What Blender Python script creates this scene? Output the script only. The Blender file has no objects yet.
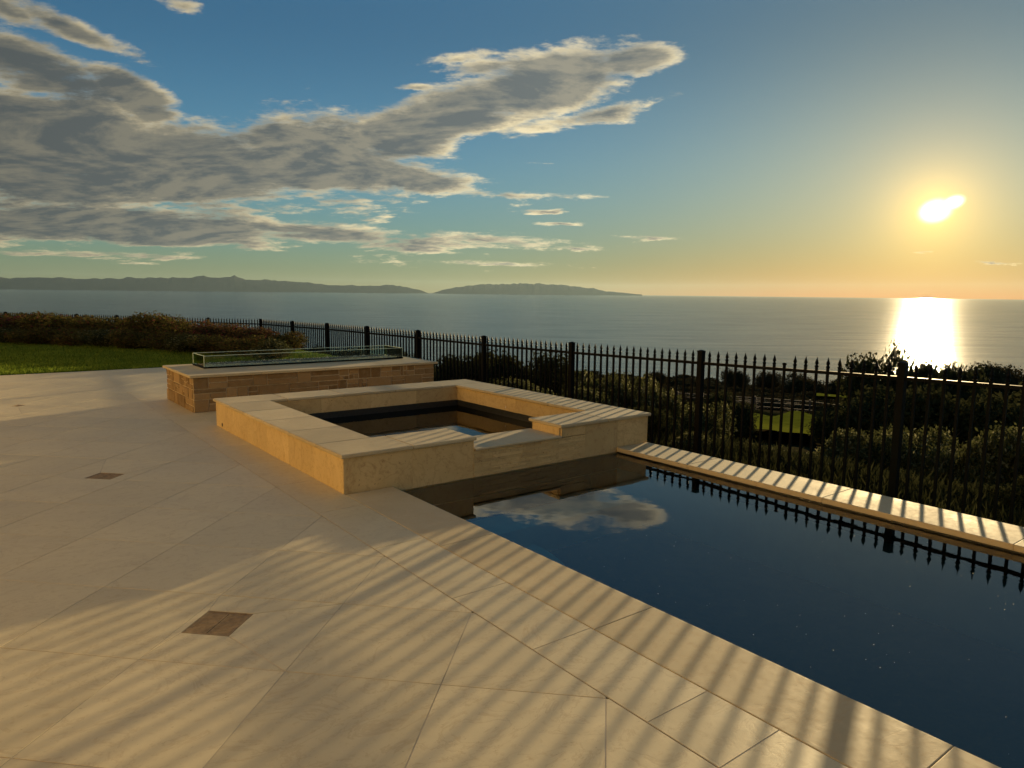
import bpy, bmesh, math, random
import numpy as np
from mathutils import Vector, Matrix, noise as mnoise
random.seed(7); rng = np.random.default_rng(7)
R = math.radians
sc = bpy.context.scene
col = sc.collection

# ------------------------------------------------------------------ camera
# world frame: X runs along the spa's front wall, Y along the pool's long side, z = 0 is the deck
CAM = Vector((-2.302, -5.183, 1.6)); FPX = 712.0
pitch = math.atan(90.5/FPX); roll = R(0.615); YAW = R(-37.5)
fw = Vector((0, math.cos(pitch), -math.sin(pitch))); r0 = Vector((1, 0, 0)); u0 = r0.cross(fw)
right = r0*math.cos(roll) + u0*math.sin(roll); up = -r0*math.sin(roll) + u0*math.cos(roll)
M3 = Matrix((right, up, -fw)).transposed()
M3 = Matrix.Rotation(YAW, 3, 'Z') @ M3
cd = bpy.data.cameras.new('camera'); cam = bpy.data.objects.new('camera', cd); col.objects.link(cam)
cam.matrix_world = Matrix.Translation(CAM) @ M3.to_4x4()
cd.sensor_width = 36; cd.lens = FPX/1024*36; cd.clip_start = 0.05; cd.clip_end = 400000
sc.camera = cam

# ------------------------------------------------------------------ light
SUN_AZ, SUN_EL = R(22.5), R(5.98)          # azimuth from +X towards +Y
sd = Vector((math.cos(SUN_AZ)*math.cos(SUN_EL), math.sin(SUN_AZ)*math.cos(SUN_EL), math.sin(SUN_EL)))
sl = bpy.data.lights.new('sun', 'SUN'); sl.energy = 5.0; sl.angle = R(0.55); sl.color = (1.0, 0.73, 0.36)
so = bpy.data.objects.new('sun', sl); col.objects.link(so)
so.rotation_euler = sd.to_track_quat('Z', 'Y').to_euler(); so.location = (30, 15, 30)

sc.view_settings.view_transform = 'Standard'; sc.view_settings.look = 'None'
sc.view_settings.gamma = 1.0; sc.view_settings.use_curve_mapping = False
sc.view_settings.exposure = 0.78
sc.cycles.use_denoising = True
sc.cycles.max_bounces = 10; sc.cycles.transparent_max_bounces = 24
sc.cycles.sample_clamp_indirect = 6.0
sc.cycles.volume_bounces = 1; sc.cycles.volume_max_steps = 64

# ------------------------------------------------------------------ node helpers
class NT:
    def __init__(s, tree): s.t = tree; s.n = tree.nodes; s.l = tree.links
    def new(s, typ, **kw):
        n = s.n.new(typ)
        for k, v in kw.items(): setattr(n, k, v)
        return n
    def put(s, sock, v):
        if isinstance(v, bpy.types.NodeSocket): s.l.new(v, sock)
        elif v is not None:
            if sock.type == 'RGBA' and not isinstance(v, (int, float)) and len(v) == 3: v = (*v, 1)
            sock.default_value = v
    def m(s, op, a, b=None, c=None, clamp=False):
        n = s.new('ShaderNodeMath', operation=op); n.use_clamp = clamp
        s.put(n.inputs[0], a); s.put(n.inputs[1], b)
        if c is not None: s.put(n.inputs[2], c)
        return n.outputs[0]
    def vm(s, op, a, b=None, scale=None):
        n = s.new('ShaderNodeVectorMath', operation=op); s.put(n.inputs[0], a)
        if b is not None: s.put(n.inputs[1], b)
        if scale is not None: s.put(n.inputs[3], scale)
        return n.outputs['Value'] if op in ('LENGTH', 'DOT_PRODUCT', 'DISTANCE') else n.outputs[0]
    def noise(s, vec, scale, detail=4, rough=.5, dist=0, dim='3D'):
        n = s.new('ShaderNodeTexNoise', noise_dimensions=dim); s.put(n.inputs['Vector'], vec)
        n.inputs['Scale'].default_value = scale; n.inputs['Detail'].default_value = detail
        n.inputs['Roughness'].default_value = rough; n.inputs['Distortion'].default_value = dist
        return n.outputs[0]
    def vor(s, vec, scale, feature='F1', out=0):
        n = s.new('ShaderNodeTexVoronoi', feature=feature); s.put(n.inputs['Vector'], vec)
        n.inputs['Scale'].default_value = scale
        return n.outputs[out]
    def mix(s, f, a, b, blend='MIX'):
        n = s.new('ShaderNodeMix', data_type='RGBA', blend_type=blend)
        s.put(n.inputs[0], f); s.put(n.inputs[6], a); s.put(n.inputs[7], b)
        return n.outputs[2]
    def rng(s, v, a, b, c=0., d=1., kind='LINEAR'):
        n = s.new('ShaderNodeMapRange', interpolation_type=kind)
        s.put(n.inputs[0], v)
        for i, x in enumerate((a, b, c, d)): s.put(n.inputs[i+1], x)
        return n.outputs[0]
    def xyz(s, x, y, z=0.):
        n = s.new('ShaderNodeCombineXYZ')
        for i, v in enumerate((x, y, z)): s.put(n.inputs[i], v)
        return n.outputs[0]
    def sep(s, v):
        n = s.new('ShaderNodeSeparateXYZ'); s.put(n.inputs[0], v); return n.outputs
    def mapping(s, v, scale=(1, 1, 1), rot=(0, 0, 0), loc=(0, 0, 0), kind='POINT'):
        n = s.new('ShaderNodeMapping', vector_type=kind); s.put(n.inputs[0], v)
        n.inputs['Location'].default_value = loc; n.inputs['Rotation'].default_value = rot; n.inputs['Scale'].default_value = scale
        return n.outputs[0]
    def bump(s, h, strength=.3, dist=.01):
        n = s.new('ShaderNodeBump'); s.put(n.inputs['Height'], h)
        n.inputs['Strength'].default_value = strength; n.inputs['Distance'].default_value = dist
        return n.outputs[0]

# ------------------------------------------------------------------ world: sky, clouds, the sun's own disc
w = bpy.data.worlds.new('World'); sc.world = w; w.use_nodes = True
W = NT(w.node_tree); W.n.clear()
tc = W.new('ShaderNodeTexCoord'); D = tc.outputs['Generated']
sky = W.new('ShaderNodeTexSky', sky_type='NISHITA'); sky.sun_disc = False
sky.sun_elevation = SUN_EL; sky.sun_rotation = R(90) - SUN_AZ
sky.altitude = 100; sky.air_density = 1.0; sky.dust_density = 0.6; sky.ozone_density = 3.0
STR = 0.13
dl = W.mapping(D, rot=(0, 0, R(37.5)))                 # y = towards the middle of the bay
sx, sy, sz = W.sep(dl)
az = W.m('MULTIPLY', W.m('ARCTAN2', sx, sy), 57.2958)
el = W.m('MULTIPLY', W.m('ARCSINE', sz), 57.2958)
# perspective plane coordinates for the cloud texture
den = W.m('ADD', W.m('MAXIMUM', sz, 0.0), 0.17)
pv = W.xyz(W.m('DIVIDE', sx, den), W.m('DIVIDE', sy, den), 0.0)
pv = W.mapping(pv, scale=(0.85, 1.15, 1), loc=(3.1, 1.7, 0))
n1 = W.noise(pv, 2.1, 12, .62, .3)
n2 = W.noise(W.mapping(pv, loc=(0.055, 0.03, 0)), 2.1, 12, .62, .3)  # stepped towards the sun
n3 = W.noise(W.mapping(pv, loc=(7, 3, 0)), 0.8, 4, .5)
p2 = W.xyz(W.m('ADD', az, W.m('MULTIPLY', W.m('SUBTRACT', n3, .5), 6.0)), W.m('ADD', el, W.m('MULTIPLY', W.m('SUBTRACT', n1, .5), 1.6)), 0)
ELL = [(-32.84,8.92,11.64,5.30,0),(-23.21,8.50,11.27,4.25,0),(-14.10,9.8,9.0,4.0,0),(-9.0,11.5,5,2.6,20),(-33.5,13.6,8.0,2.2,-12),(-27.5,13.0,4.70,1.6,-20),(-5.5,13.2,7.5,2.5,24),
 (2.2,15.9,8.6,2.5,10),(-2.5,16.6,4,.9,5),(8.8,17.0,4.2,1.35,5),(-4.5,17.2,3.0,0.45,10),(-7.5,15.2,2,.25,5),(5.79,13.58,6.0,0.55,10),(-8.87,8.70,8.41,1.18,-3),(0.0,7.50,7.4,0.45,-2),
 (-29.09,4.38,15.72,1.83,0),(-14.21,4.31,12.64,0.95,-3),(-2.65,4.16,7.50,0.55,-3),(10.28,4.38,3.44,0.17,-2),(-1.06,2.31,6.75,0.24,-1),(-28.57,2.37,9.19,0.2,0),
 (-24.17,18.9,1.67,0.50,-5),(1.06,9.94,1.56,0.14,0),(2.45,6.51,1.73,0.15,0),(30.35,3.05,0.9,0.08,0),(33.42,2.40,1.1,0.07,0),(2.86,5.60,1.57,0.12,0),(4.86,3.61,1.96,0.15,0),
 (-37,17.5,6,1.0,-14),(-31.5,16.5,4.5,.8,-14),(-60,11,20,7,0),(-95,9,16,4,0),(120,12,30,5,0),(-150,16,26,6,0)]
fld = None
for cx, cy, rx, ry, ro in ELL:
    q = W.mapping(p2, loc=(cx, cy, 0), rot=(0, 0, R(ro)), scale=(rx, ry, 1), kind='TEXTURE')
    v = W.m('MULTIPLY', W.m('SUBTRACT', 1.0, W.vm('LENGTH', q)), min(1.25, max(.45, ry/1.1)))
    fld = v if fld is None else W.m('SMOOTH_MAX', fld, v, .10)
fld = W.m('MAXIMUM', fld, -0.6)
fine = W.noise(pv, 10.0, 10, .70, .1)
dens = W.m('ADD', fld, W.m('MULTIPLY', W.m('SUBTRACT', n1, .50), 2.5))
dens = W.m('ADD', dens, W.m('MULTIPLY', W.m('SUBTRACT', fine, .5), 1.3))
cover = W.rng(dens, -0.02, 0.50, 0, 1, 'SMOOTHSTEP')
thick = W.rng(W.m('ADD', W.m('MULTIPLY', dens, .65), W.m('MULTIPLY', fld, .35)), 0.06, 0.62, 0, 1, 'SMOOTHSTEP')
relief = W.rng(W.m('SUBTRACT', n1, n2), -0.05, 0.06, 0, 1)
# towards the sun clouds are warmer and brighter, away greyer
lit = W.m('MULTIPLY', W.m('SUBTRACT', 1.0, W.m('MULTIPLY', thick, .74)), W.rng(relief, 0, 1, .62, 1.18))
ccol = W.mix(W.rng(lit, .12, 1.0), (0.082, 0.110, 0.128), (0.92, 0.76, 0.45))
cfar = W.rng(az, -36, 2, 0.56, 1.0)
ccol = W.vm('SCALE', ccol, scale=cfar)
ccol = W.vm('SCALE', ccol, scale=0.72/STR)
# sky colour
skc = sky.outputs[0]
# haze-warmed horizon band, the light low sky itself gives off
# the range of a phone picture: the low sky next to the sun is held back, the hue kept
lum = W.vm('DOT_PRODUCT', skc, (.2126, .7152, .0722))
lum = W.m('MAXIMUM', W.m('MULTIPLY', lum, STR), .001)
gain = W.m('POWER', lum, -0.62)
col0 = W.vm('SCALE', skc, scale=W.m('MULTIPLY', gain, 0.285))
# more blue overhead, a green gold band low down
elr = W.rng(el, 0, 20, 0, 1, 'SMOOTHSTEP')
tint = W.mix(elr, (.58, .74, .74), (.35, .53, .565))
col0 = W.mix(1.0, col0, tint, 'MULTIPLY')
col0 = W.vm('SCALE', col0, scale=W.m('ADD', 1.0, W.m('MULTIPLY', W.m('MULTIPLY', elr, W.m('SUBTRACT', 1.0, elr)), .95)))
col0 = W.mix(1.0, col0, W.mix(W.rng(el, 18, 45, 0, 1, 'SMOOTHSTEP'), (1, 1, 1), (1.25, 1.18, .92)), 'MULTIPLY')
low = W.m('MULTIPLY', W.m('EXPONENT', W.m('MULTIPLY', W.m('MAXIMUM', el, 0.), -.38)), W.rng(az, -8, 24, 0, 1, 'SMOOTHSTEP'))
col0 = W.mix(1.0, col0, W.mix(low, (1, 1, 1), (.97, .48, .08)), 'MULTIPLY')
full = W.mix(cover, col0, ccol)
# the sun's disc and the glow of the air round it
ca = W.vm('DOT_PRODUCT', W.vm('NORMALIZE', D), tuple(sd))
ang = W.m('MULTIPLY', W.m('ARCCOSINE', W.m('MINIMUM', ca, 1.0)), 57.2958)
az0, el0 = 30.19, 5.98
cv1 = W.mapping(W.xyz(az, el, 0), loc=(az0-.15, el0-.12, 0), rot=(0, 0, R(12)), scale=(1.05, .82, 1), kind='TEXTURE')
cv2 = W.mapping(W.xyz(az, el, 0), loc=(az0+.85, el0+.38, 0), rot=(0, 0, R(20)), scale=(.75, .48, 1), kind='TEXTURE')
core = W.rng(W.m('SMOOTH_MAX', W.m('SUBTRACT', 1.25, W.vm('LENGTH', cv1)), W.m('SUBTRACT', 1.2, W.vm('LENGTH', cv2)), .3), .0, .95, 0, 1, 'SMOOTHSTEP')
g1 = W.m('EXPONENT', W.m('MULTIPLY', ang, -0.55))
g2 = W.m('EXPONENT', W.m('MULTIPLY', ang, -0.17))
add = W.vm('ADD', W.vm('SCALE', (1.0, .60, .10), scale=W.m('MULTIPLY', g1, .75/STR)), W.vm('SCALE', (1.0, .42, .03), scale=W.m('MULTIPLY', g2, .16/STR)))
add = W.vm('ADD', add, W.vm('SCALE', (1.0, .92, .7), scale=W.m('MULTIPLY', W.m('POWER', core, 1.3), 1.6/STR)))
full = W.vm('ADD', full, add)
bg = W.new('ShaderNodeBackground'); W.put(bg.inputs[0], full); bg.inputs[1].default_value = STR
wo = W.new('ShaderNodeOutputWorld'); W.l.new(bg.outputs[0], wo.inputs[0])
w.cycles.sampling_method = 'MANUAL'; w.cycles.sample_map_resolution = 1024

# ------------------------------------------------------------------ materials
def mat(name):
    m = bpy.data.materials.new(name); m.use_nodes = True; t = NT(m.node_tree); t.n.clear()
    out = t.new('ShaderNodeOutputMaterial'); b = t.new('ShaderNodeBsdfPrincipled'); t.l.new(b.outputs[0], out.inputs[0])
    t.b = b; t.out = out; t.tc = t.new('ShaderNodeTexCoord'); t.o = t.tc.outputs['Object']
    return m, t
def setb(t, base=None, rough=None, metal=None, normal=None, spec=None, trans=None):
    for k, v in (('Base Color', base), ('Roughness', rough), ('Metallic', metal), ('Normal', normal), ('Specular IOR Level', spec), ('Transmission Weight', trans)):
        if v is not None: t.put(t.b.inputs[k], v)
def attr(t, name='tone'):
    a = t.new('ShaderNodeAttribute', attribute_name=name); return a.outputs['Fac']

def limestone(name, c1, c2, rough=(.28, .5), warm=(.46, .30, .15), pits=.35, vamp=.28, tn=(.93, 1.05), pit=.32):
    m, t = mat(name)
    a = attr(t); off = t.xyz(t.m('MULTIPLY', a, 37.), t.m('MULTIPLY', a, 91.), 0)
    v = t.vm('ADD', t.o, off)
    big = t.noise(v, 1.6, 5, .6, .6); fine = t.noise(v, 22, 6, .65)
    base = t.mix(t.rng(big, .32, .68), c1, c2)
    vein = t.m('ABSOLUTE', t.m('SUBTRACT', t.noise(t.mapping(v, scale=(1, 1.7, 1), rot=(0, 0, .5)), 2.3, 8, .62, 1.4), .5))
    base = t.mix(t.rng(vein, 0.0, .02, vamp, 0), base, warm)
    blot = t.noise(t.mapping(v, loc=(3, 9, 1)), 4.5, 6, .6, 1.0)
    base = t.mix(t.rng(blot, .58, .76, 0, .26), base, tuple(min(1, x*1.25) for x in c2))
    base = t.mix(t.rng(fine, .56, .72, 0, pit), base, warm)
    pt = t.noise(t.mapping(v, scale=(1, 2.2, 1)), 38, 4, .7); base = t.mix(t.rng(pt, .64, .70, 0, pit*1.6), base, tuple(x*.55 for x in warm))
    base = t.mix(1.0, base, t.xyz(*[t.rng(a, 0, 1, *tn)]*3), 'MULTIPLY')
    dirt = t.noise(t.o, .45, 4, .55)
    base = t.mix(t.rng(dirt, .52, .75, 0, .10), base, (.34, .26, .18))
    r = t.rng(t.m('ADD', t.m('MULTIPLY', big, .6), t.m('MULTIPLY', fine, .4)), .35, .65, rough[0], rough[1])
    h = t.m('ADD', t.m('MULTIPLY', fine, .5), t.m('MULTIPLY', t.rng(vein, 0, .03, 0, 1), .12))
    h = t.m('ADD', h, t.m('MULTIPLY', big, 1.2))
    setb(t, base, r, None, t.bump(h, pits, .0035), .42)
    return m
DECK = limestone('honed_limestone', (.53, .445, .275), (.61, .52, .335), (.40, .60), (.36, .25, .13))
COPE = limestone('coping_limestone', (.45, .36, .21), (.54, .44, .27), (.6, .8), tn=(.93, 1.05), pit=.4)
WALLT = limestone('wall_limestone', (.50, .35, .15), (.62, .455, .215), (.5, .75), (.36, .21, .08), vamp=.45, tn=(.88, 1.08), pit=.6)
def plain(name, c, rough=.6, metal=0, var=.25, scale=8, bump=.0, spec=.5):
    m, t = mat(name); n = t.noise(t.o, scale, 5, .6)
    setb(t, t.mix(t.rng(n, .3, .7), tuple(x*(1-var) for x in c), tuple(min(1, x*(1+var)) for x in c)), rough, metal, t.bump(n, bump, .01) if bump else None, spec)
    return m
GROUT = plain('grout', (.50, .42, .31), .8, 0, .35, 3, .2)
SOIL = plain('soil', (.06, .042, .03), .95, 0, .4, 6, .6)
BLACK = plain('black_powder_coat', (.003, .003, .0032), .55, 0, .3, 14, .05, .06)
CAPB = BLACK
MORTAR = plain('mortar', (.44, .34, .21), .9, 0, .2, 20, .4)
GRATE = plain('bronze_grate', (.25, .17, .085), .7, .0, .3, 30)
SLOT = plain('slot_dark', (.02, .017, .014), .8)
GRAVEL = plain('fire_glass_chips', (.62, .64, .56), .15, 0, .6, 60)
STEEL = plain('burner_steel', (.25, .24, .22), .3, .9)
DARKT = plain('dark_waterline_tile', (.022, .022, .02), .35, 0, .4, 30)
def stone_mat():
    m, t = mat('ledger_stone'); a = attr(t)
    n = t.noise(t.o, 9, 6, .65); n2 = t.noise(t.o, 50, 4, .6)
    c = t.mix(t.rng(a, 0, 1), (.16, .095, .036), (.34, .22, .10))
    c = t.mix(t.rng(n, .45, .75, 0, .7), c, (.30, .215, .12)); c = t.mix(t.rng(n2, .5, .8, 0, .4), c, (.15, .09, .045))
    setb(t, c, .82, None, t.bump(t.m('ADD', n, t.m('MULTIPLY', n2, .4)), .7, .012), .3); return m
STONE = stone_mat()
def glass(name, tint, edge=False):
    m, t = mat(name); t.n.remove(t.b)
    tr = t.new('ShaderNodeBsdfTransparent'); tr.inputs[0].default_value = (*tint, 1)
    gl = t.new('ShaderNodeBsdfGlossy'); gl.inputs['Roughness'].default_value = .02
    fr = t.new('ShaderNodeFresnel'); fr.inputs[0].default_value = 1.5
    mx = t.new('ShaderNodeMixShader'); t.l.new(fr.outputs[0], mx.inputs[0]); t.l.new(tr.outputs[0], mx.inputs[1]); t.l.new(gl.outputs[0], mx.inputs[2])
    t.l.new(mx.outputs[0], t.out.inputs[0]); return m
GLASS = glass('clear_glass', (.88, .93, .88))
GEDGE = plain('glass_edge', (.70, .85, .66), .3, 0, .1)
def water(name, tint, amp, scale, ior=1.5):
    m, t = mat(name); t.n.remove(t.b)
    tr = t.new('ShaderNodeBsdfTransparent'); tr.inputs[0].default_value = (*tint, 1)
    gl = t.new('ShaderNodeBsdfGlossy'); gl.inputs['Roughness'].default_value = .012
    fr = t.new('ShaderNodeFresnel'); fr.inputs[0].default_value = ior
    n = t.m('ADD', t.noise(t.o, scale, 2, .5), t.m('MULTIPLY', t.noise(t.o, scale*6, 2, .5), .06))
    bp = t.bump(n, 1.0, amp); t.l.new(bp, gl.inputs['Normal']); t.l.new(bp, fr.inputs['Normal'])
    mx = t.new('ShaderNodeMixShader'); t.l.new(fr.outputs[0], mx.inputs[0]); t.l.new(tr.outputs[0], mx.inputs[1]); t.l.new(gl.outputs[0], mx.inputs[2])
    t.l.new(mx.outputs[0], t.out.inputs[0]); return m
POOLW = water('pool_water', (.60, .84, .82), .0012, 2.6, 1.9)
SPAW = water('spa_water', (.20, .27, .26), .0014, 2.6, 1.17)
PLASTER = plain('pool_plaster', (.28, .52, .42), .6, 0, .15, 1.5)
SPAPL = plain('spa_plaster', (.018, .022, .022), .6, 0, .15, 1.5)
def leafm(name, c1, c2, c3=None, transl=.35):
    m, t = mat(name); a = attr(t)
    c = t.mix(a, c1, c2)
    if c3: c = t.mix(t.rng(a, .72, .8), c, c3)
    big = t.noise(t.o, 1.1, 3, .5); c = t.mix(t.rng(big, .35, .65, 0, .35), c, tuple(x*.55 for x in c1))
    t.n.remove(t.b); df = t.new('ShaderNodeBsdfDiffuse'); t.put(df.inputs[0], c)
    tl = t.new('ShaderNodeBsdfTranslucent'); t.put(tl.inputs[0], c)
    mx = t.new('ShaderNodeMixShader'); mx.inputs[0].default_value = transl
    t.l.new(df.outputs[0], mx.inputs[1]); t.l.new(tl.outputs[0], mx.inputs[2]); t.l.new(mx.outputs[0], t.out.inputs[0]); return m
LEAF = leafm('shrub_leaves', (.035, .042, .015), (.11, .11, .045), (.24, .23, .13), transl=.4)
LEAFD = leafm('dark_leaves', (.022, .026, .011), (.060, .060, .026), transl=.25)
LEAFR = leafm('bougainvillea_leaves', (.055, .055, .017), (.145, .12, .038), (.12, .045, .035))
LEAFR2 = leafm('magenta_flowers', (.075, .055, .025), (.13, .085, .035), (.16, .03, .05))
LEAFF = leafm('coastal_leaves', (.030, .026, .012), (.075, .058, .028), transl=.15)
GRASSM = leafm('grass_blades', (.09, .15, .018), (.24, .31, .045), transl=.45)
BARK = plain('bark', (.07, .05, .035), .9, 0, .3, 12, .5)
LAWNM = plain('lawn_soil_green', (.07, .085, .018), 1.0, 0, .35, 3, .5, .0)
LOWLAWN = plain('lower_lawn_green', (.11, .12, .014), 1.0, 0, .25, 1.5, .1, .0)
def ground_mat():
    m, t = mat('hillside'); n = t.noise(t.o, .05, 8, .65); n2 = t.noise(t.o, .8, 6, .6)
    c = t.mix(t.rng(n, .35, .6), (.028, .025, .014), (.055, .045, .026)); c = t.mix(t.rng(n2, .45, .7, 0, .6), c, (.018, .02, .01))
    t.n.remove(t.b); df = t.new('ShaderNodeBsdfDiffuse'); t.put(df.inputs[0], c); t.l.new(t.bump(n2, .6, .3), df.inputs['Normal']); t.l.new(df.outputs[0], t.out.inputs[0]); return m
HILL = ground_mat()
def sea_mat():
    m, t = mat('sea_water')
    v = t.mapping(t.o, rot=(0, 0, R(37.5)))
    n = t.noise(t.mapping(v, scale=(.35, 1.0, 1)), .035, 5, .62)
    n2 = t.noise(t.mapping(v, scale=(.5, 1.0, 1)), .35, 3, .6)
    n3 = t.noise(t.mapping(v, scale=(.18, 1.0, 1)), .0035, 5, .6)
    h = t.m('ADD', t.m('MULTIPLY', n, 1.0), t.m('MULTIPLY', n2, .40))
    r = t.rng(t.m('ADD', t.m('MULTIPLY', n3, .6), t.m('MULTIPLY', n, .4)), .35, .65, .075, .125)
    t.n.remove(t.b); bp = t.bump(h, 1.0, 1.4)
    df = t.new('ShaderNodeBsdfDiffuse'); df.inputs[0].default_value = (.012, .042, .058, 1)
    gl = t.new('ShaderNodeBsdfGlossy', distribution='BECKMANN'); t.put(gl.inputs['Roughness'], r); gl.inputs[0].default_value = (.78, .82, .90, 1); t.l.new(bp, gl.inputs['Normal'])
    fr = t.new('ShaderNodeFresnel'); fr.inputs[0].default_value = 1.33; t.l.new(bp, fr.inputs['Normal'])
    mx = t.new('ShaderNodeMixShader'); g2 = t.new('ShaderNodeBsdfGlossy', distribution='GGX'); g2.inputs['Roughness'].default_value = .19; g2.inputs[0].default_value = (.80, .84, .92, 1); t.l.new(bp, g2.inputs['Normal'])
    mg = t.new('ShaderNodeMixShader'); mg.inputs[0].default_value = .32; t.l.new(gl.outputs[0], mg.inputs[1]); t.l.new(g2.outputs[0], mg.inputs[2])
    streak = t.noise(t.mapping(v, scale=(.16, 1.0, 1)), .022, 6, .68)
    t.put(mx.inputs[0], t.m('MINIMUM', fr.outputs[0], t.rng(streak, .3, .7, .48, .86))); t.l.new(df.outputs[0], mx.inputs[1]); t.l.new(mg.outputs[0], mx.inputs[2]); t.l.new(mx.outputs[0], t.out.inputs[0])
    return m
SEA = sea_mat()
ISL = plain('island_scrub', (.03, .032, .028), 1.0, 0, .2, .0006, 0, .0)
REDB = plain('weathered_brown_wood', (.10, .06, .042), .85, 0, .3, 4)
WHITE = plain('white_car_paint', (.75, .75, .74), .25, 0, .03)
CARGL = plain('car_glass', (.02, .02, .022), .08)
TYRE = plain('tyre_rubber', (.02, .02, .02), .8)
FLECK = plain('floating_fleck', (.75, .70, .6), .5)
PVC = plain('nozzle_plastic', (.06, .045, .03), .5)

# ------------------------------------------------------------------ mesh helpers
def tag(o, label=None, cat=None, group=None, kind=None):
    if label: o['label'] = label
    if cat: o['category'] = cat
    if group: o['group'] = group
    if kind: o['kind'] = kind
    return o
def link(name, me, m, parent=None):
    o = bpy.data.objects.new(name, me); col.objects.link(o)
    if m and not me.materials: me.materials.append(m)
    if parent: o.parent = parent
    return o
def empty(name, loc=(0, 0, 0), rz=0):
    o = bpy.data.objects.new(name, None); col.objects.link(o); o.location = loc; o.rotation_euler = (0, 0, rz); o.empty_display_size = .2
    return o
class MB:
    """collects polygons with a per-face tone value"""
    def __init__(s): s.v = []; s.f = []; s.t = []
    def add(s, vs, fs, tone=.5):
        n = len(s.v); s.v += [tuple(x) for x in vs]; s.f += [tuple(i+n for i in f) for f in fs]; s.t += [tone]*len(fs); return s
    def box(s, a, b, tone=.5):
        x0, y0, z0 = a; x1, y1, z1 = b
        return s.add([(x0,y0,z0),(x1,y0,z0),(x1,y1,z0),(x0,y1,z0),(x0,y0,z1),(x1,y0,z1),(x1,y1,z1),(x0,y1,z1)],
                     [(0,3,2,1),(4,5,6,7),(0,1,5,4),(1,2,6,5),(2,3,7,6),(3,0,4,7)], tone)
    def prism(s, poly, z0, z1, tone=.5):
        n = len(poly)
        return s.add([(x, y, z0) for x, y in poly]+[(x, y, z1) for x, y in poly],
                     [tuple(range(n, 2*n)), tuple(reversed(range(n)))]+[(i, (i+1) % n, n+(i+1) % n, n+i) for i in range(n)], tone)
    def lathe(s, c, prof, seg=8, tone=.5, top=True):
        vs = []
        for r, z in prof:
            for k in range(seg):
                a = 2*math.pi*k/seg+.39; vs.append((c[0]+r*math.cos(a), c[1]+r*math.sin(a), c[2]+z))
        fs = [(i*seg+k, i*seg+(k+1) % seg, (i+1)*seg+(k+1) % seg, (i+1)*seg+k) for i in range(len(prof)-1) for k in range(seg)]
        fs += [tuple(reversed(range(seg))), tuple(range((len(prof)-1)*seg, len(prof)*seg))]
        return s.add(vs, fs, tone)
    def tube(s, p, q, r0, r1=None, seg=6, tone=.5):
        p, q = Vector(p), Vector(q); r1 = r0 if r1 is None else r1; d = (q-p).normalized()
        u = d.orthogonal().normalized(); w_ = d.cross(u)
        vs = [c+(u*math.cos(2*math.pi*k/seg)+w_*math.sin(2*math.pi*k/seg))*r for c, r in ((p, r0), (q, r1)) for k in range(seg)]
        return s.add(vs, [(k, (k+1) % seg, seg+(k+1) % seg, seg+k) for k in range(seg)]+[tuple(reversed(range(seg))), tuple(range(seg, 2*seg))], tone)
    def mesh(s, name):
        me = bpy.data.meshes.new(name); me.from_pydata(s.v, [], s.f)
        a = me.attributes.new('tone', 'FLOAT', 'FACE'); a.data.foreach_set('value', s.t); me.update(); return me
    def build(s, name, m, parent=None, bevel=0, smooth=False):
        me = s.mesh(name)
        o = link(name, me, m, parent)
        if smooth: me.polygons.foreach_set('use_smooth', [True]*len(me.polygons))
        if bevel:
            md = o.modifiers.new('bevel', 'BEVEL'); md.width = bevel; md.segments = 2; md.limit_method = 'ANGLE'; md.angle_limit = R(40)
        return o
def npmesh(name, V, k, tones, smooth=False):
    """V: (n*k,3) vertices, faces of k corners each"""
    n = len(V)//k; me = bpy.data.meshes.new(name)
    me.vertices.add(len(V)); me.vertices.foreach_set('co', np.ascontiguousarray(V, dtype=np.float32).ravel())
    me.loops.add(n*k); me.loops.foreach_set('vertex_index', np.arange(n*k, dtype=np.int32))
    me.polygons.add(n); me.polygons.foreach_set('loop_start', np.arange(0, n*k, k, dtype=np.int32))
    try: me.polygons.foreach_set('loop_total', np.full(n, k, dtype=np.int32))
    except Exception: pass
    a = me.attributes.new('tone', 'FLOAT', 'FACE'); a.data.foreach_set('value', np.asarray(tones, dtype=np.float32))
    me.update(calc_edges=True); me.validate(); return me

# ------------------------------------------------------------------ terrain, lawn, sea, islands
def prof(s):
    P = [(-99, -.72), (0, -.76), (3, -1.5), (12, -3.6), (35, -7.7), (50, -8.5), (62, -10.7), (130, -18.5), (290, -38), (500, -60), (560, -80), (620, -101), (900, -112)]
    xs, zs = zip(*P); return float(np.interp(s, xs, zs))
def terr(x, y):
    s1 = x-5.5; s2 = (x-5.5)*.906+(y-17.2)*.423; s = max(s1, s2)
    if s < 0: return -.72
    Rr = math.hypot(x+2.3, y+5.2); k = min(1, max(0, s/8)); k = k*k*(3-2*k)
    se = s+(max(s, .96*(Rr-17))-s)*k
    z = prof(se)
    n = mnoise.fractal(Vector((x*.02, y*.02, 0)), 1.0, 2.0, 4)
    return z + n*min(4, max(0, (se-60)*.02))
def grid_terrain():
    rs = [0.5]+list(np.geomspace(4, 900, 110)); azs = np.linspace(R(-75), R(85), 150)
    vs = []; fs = []
    for r in rs:
        for a in azs:
            th = R(52.5)-a; x = -2.302+r*math.cos(th); y = -5.183+r*math.sin(th); vs.append((x, y, terr(x, y)))
    n = len(azs)
    for i in range(len(rs)-1):
        for j in range(n-1): fs.append((i*n+j, i*n+j+1, (i+1)*n+j+1, (i+1)*n+j))
    mb = MB(); mb.add(vs, fs); o = mb.build('terrain', HILL, smooth=True); tag(o, kind='structure')
    return o
grid_terrain()
sea = MB().add([(-150000, -150000, -100), (150000, -150000, -100), (150000, 150000, -100), (-150000, 150000, -100)], [(0, 1, 2, 3)]).build('sea', SEA)
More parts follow.
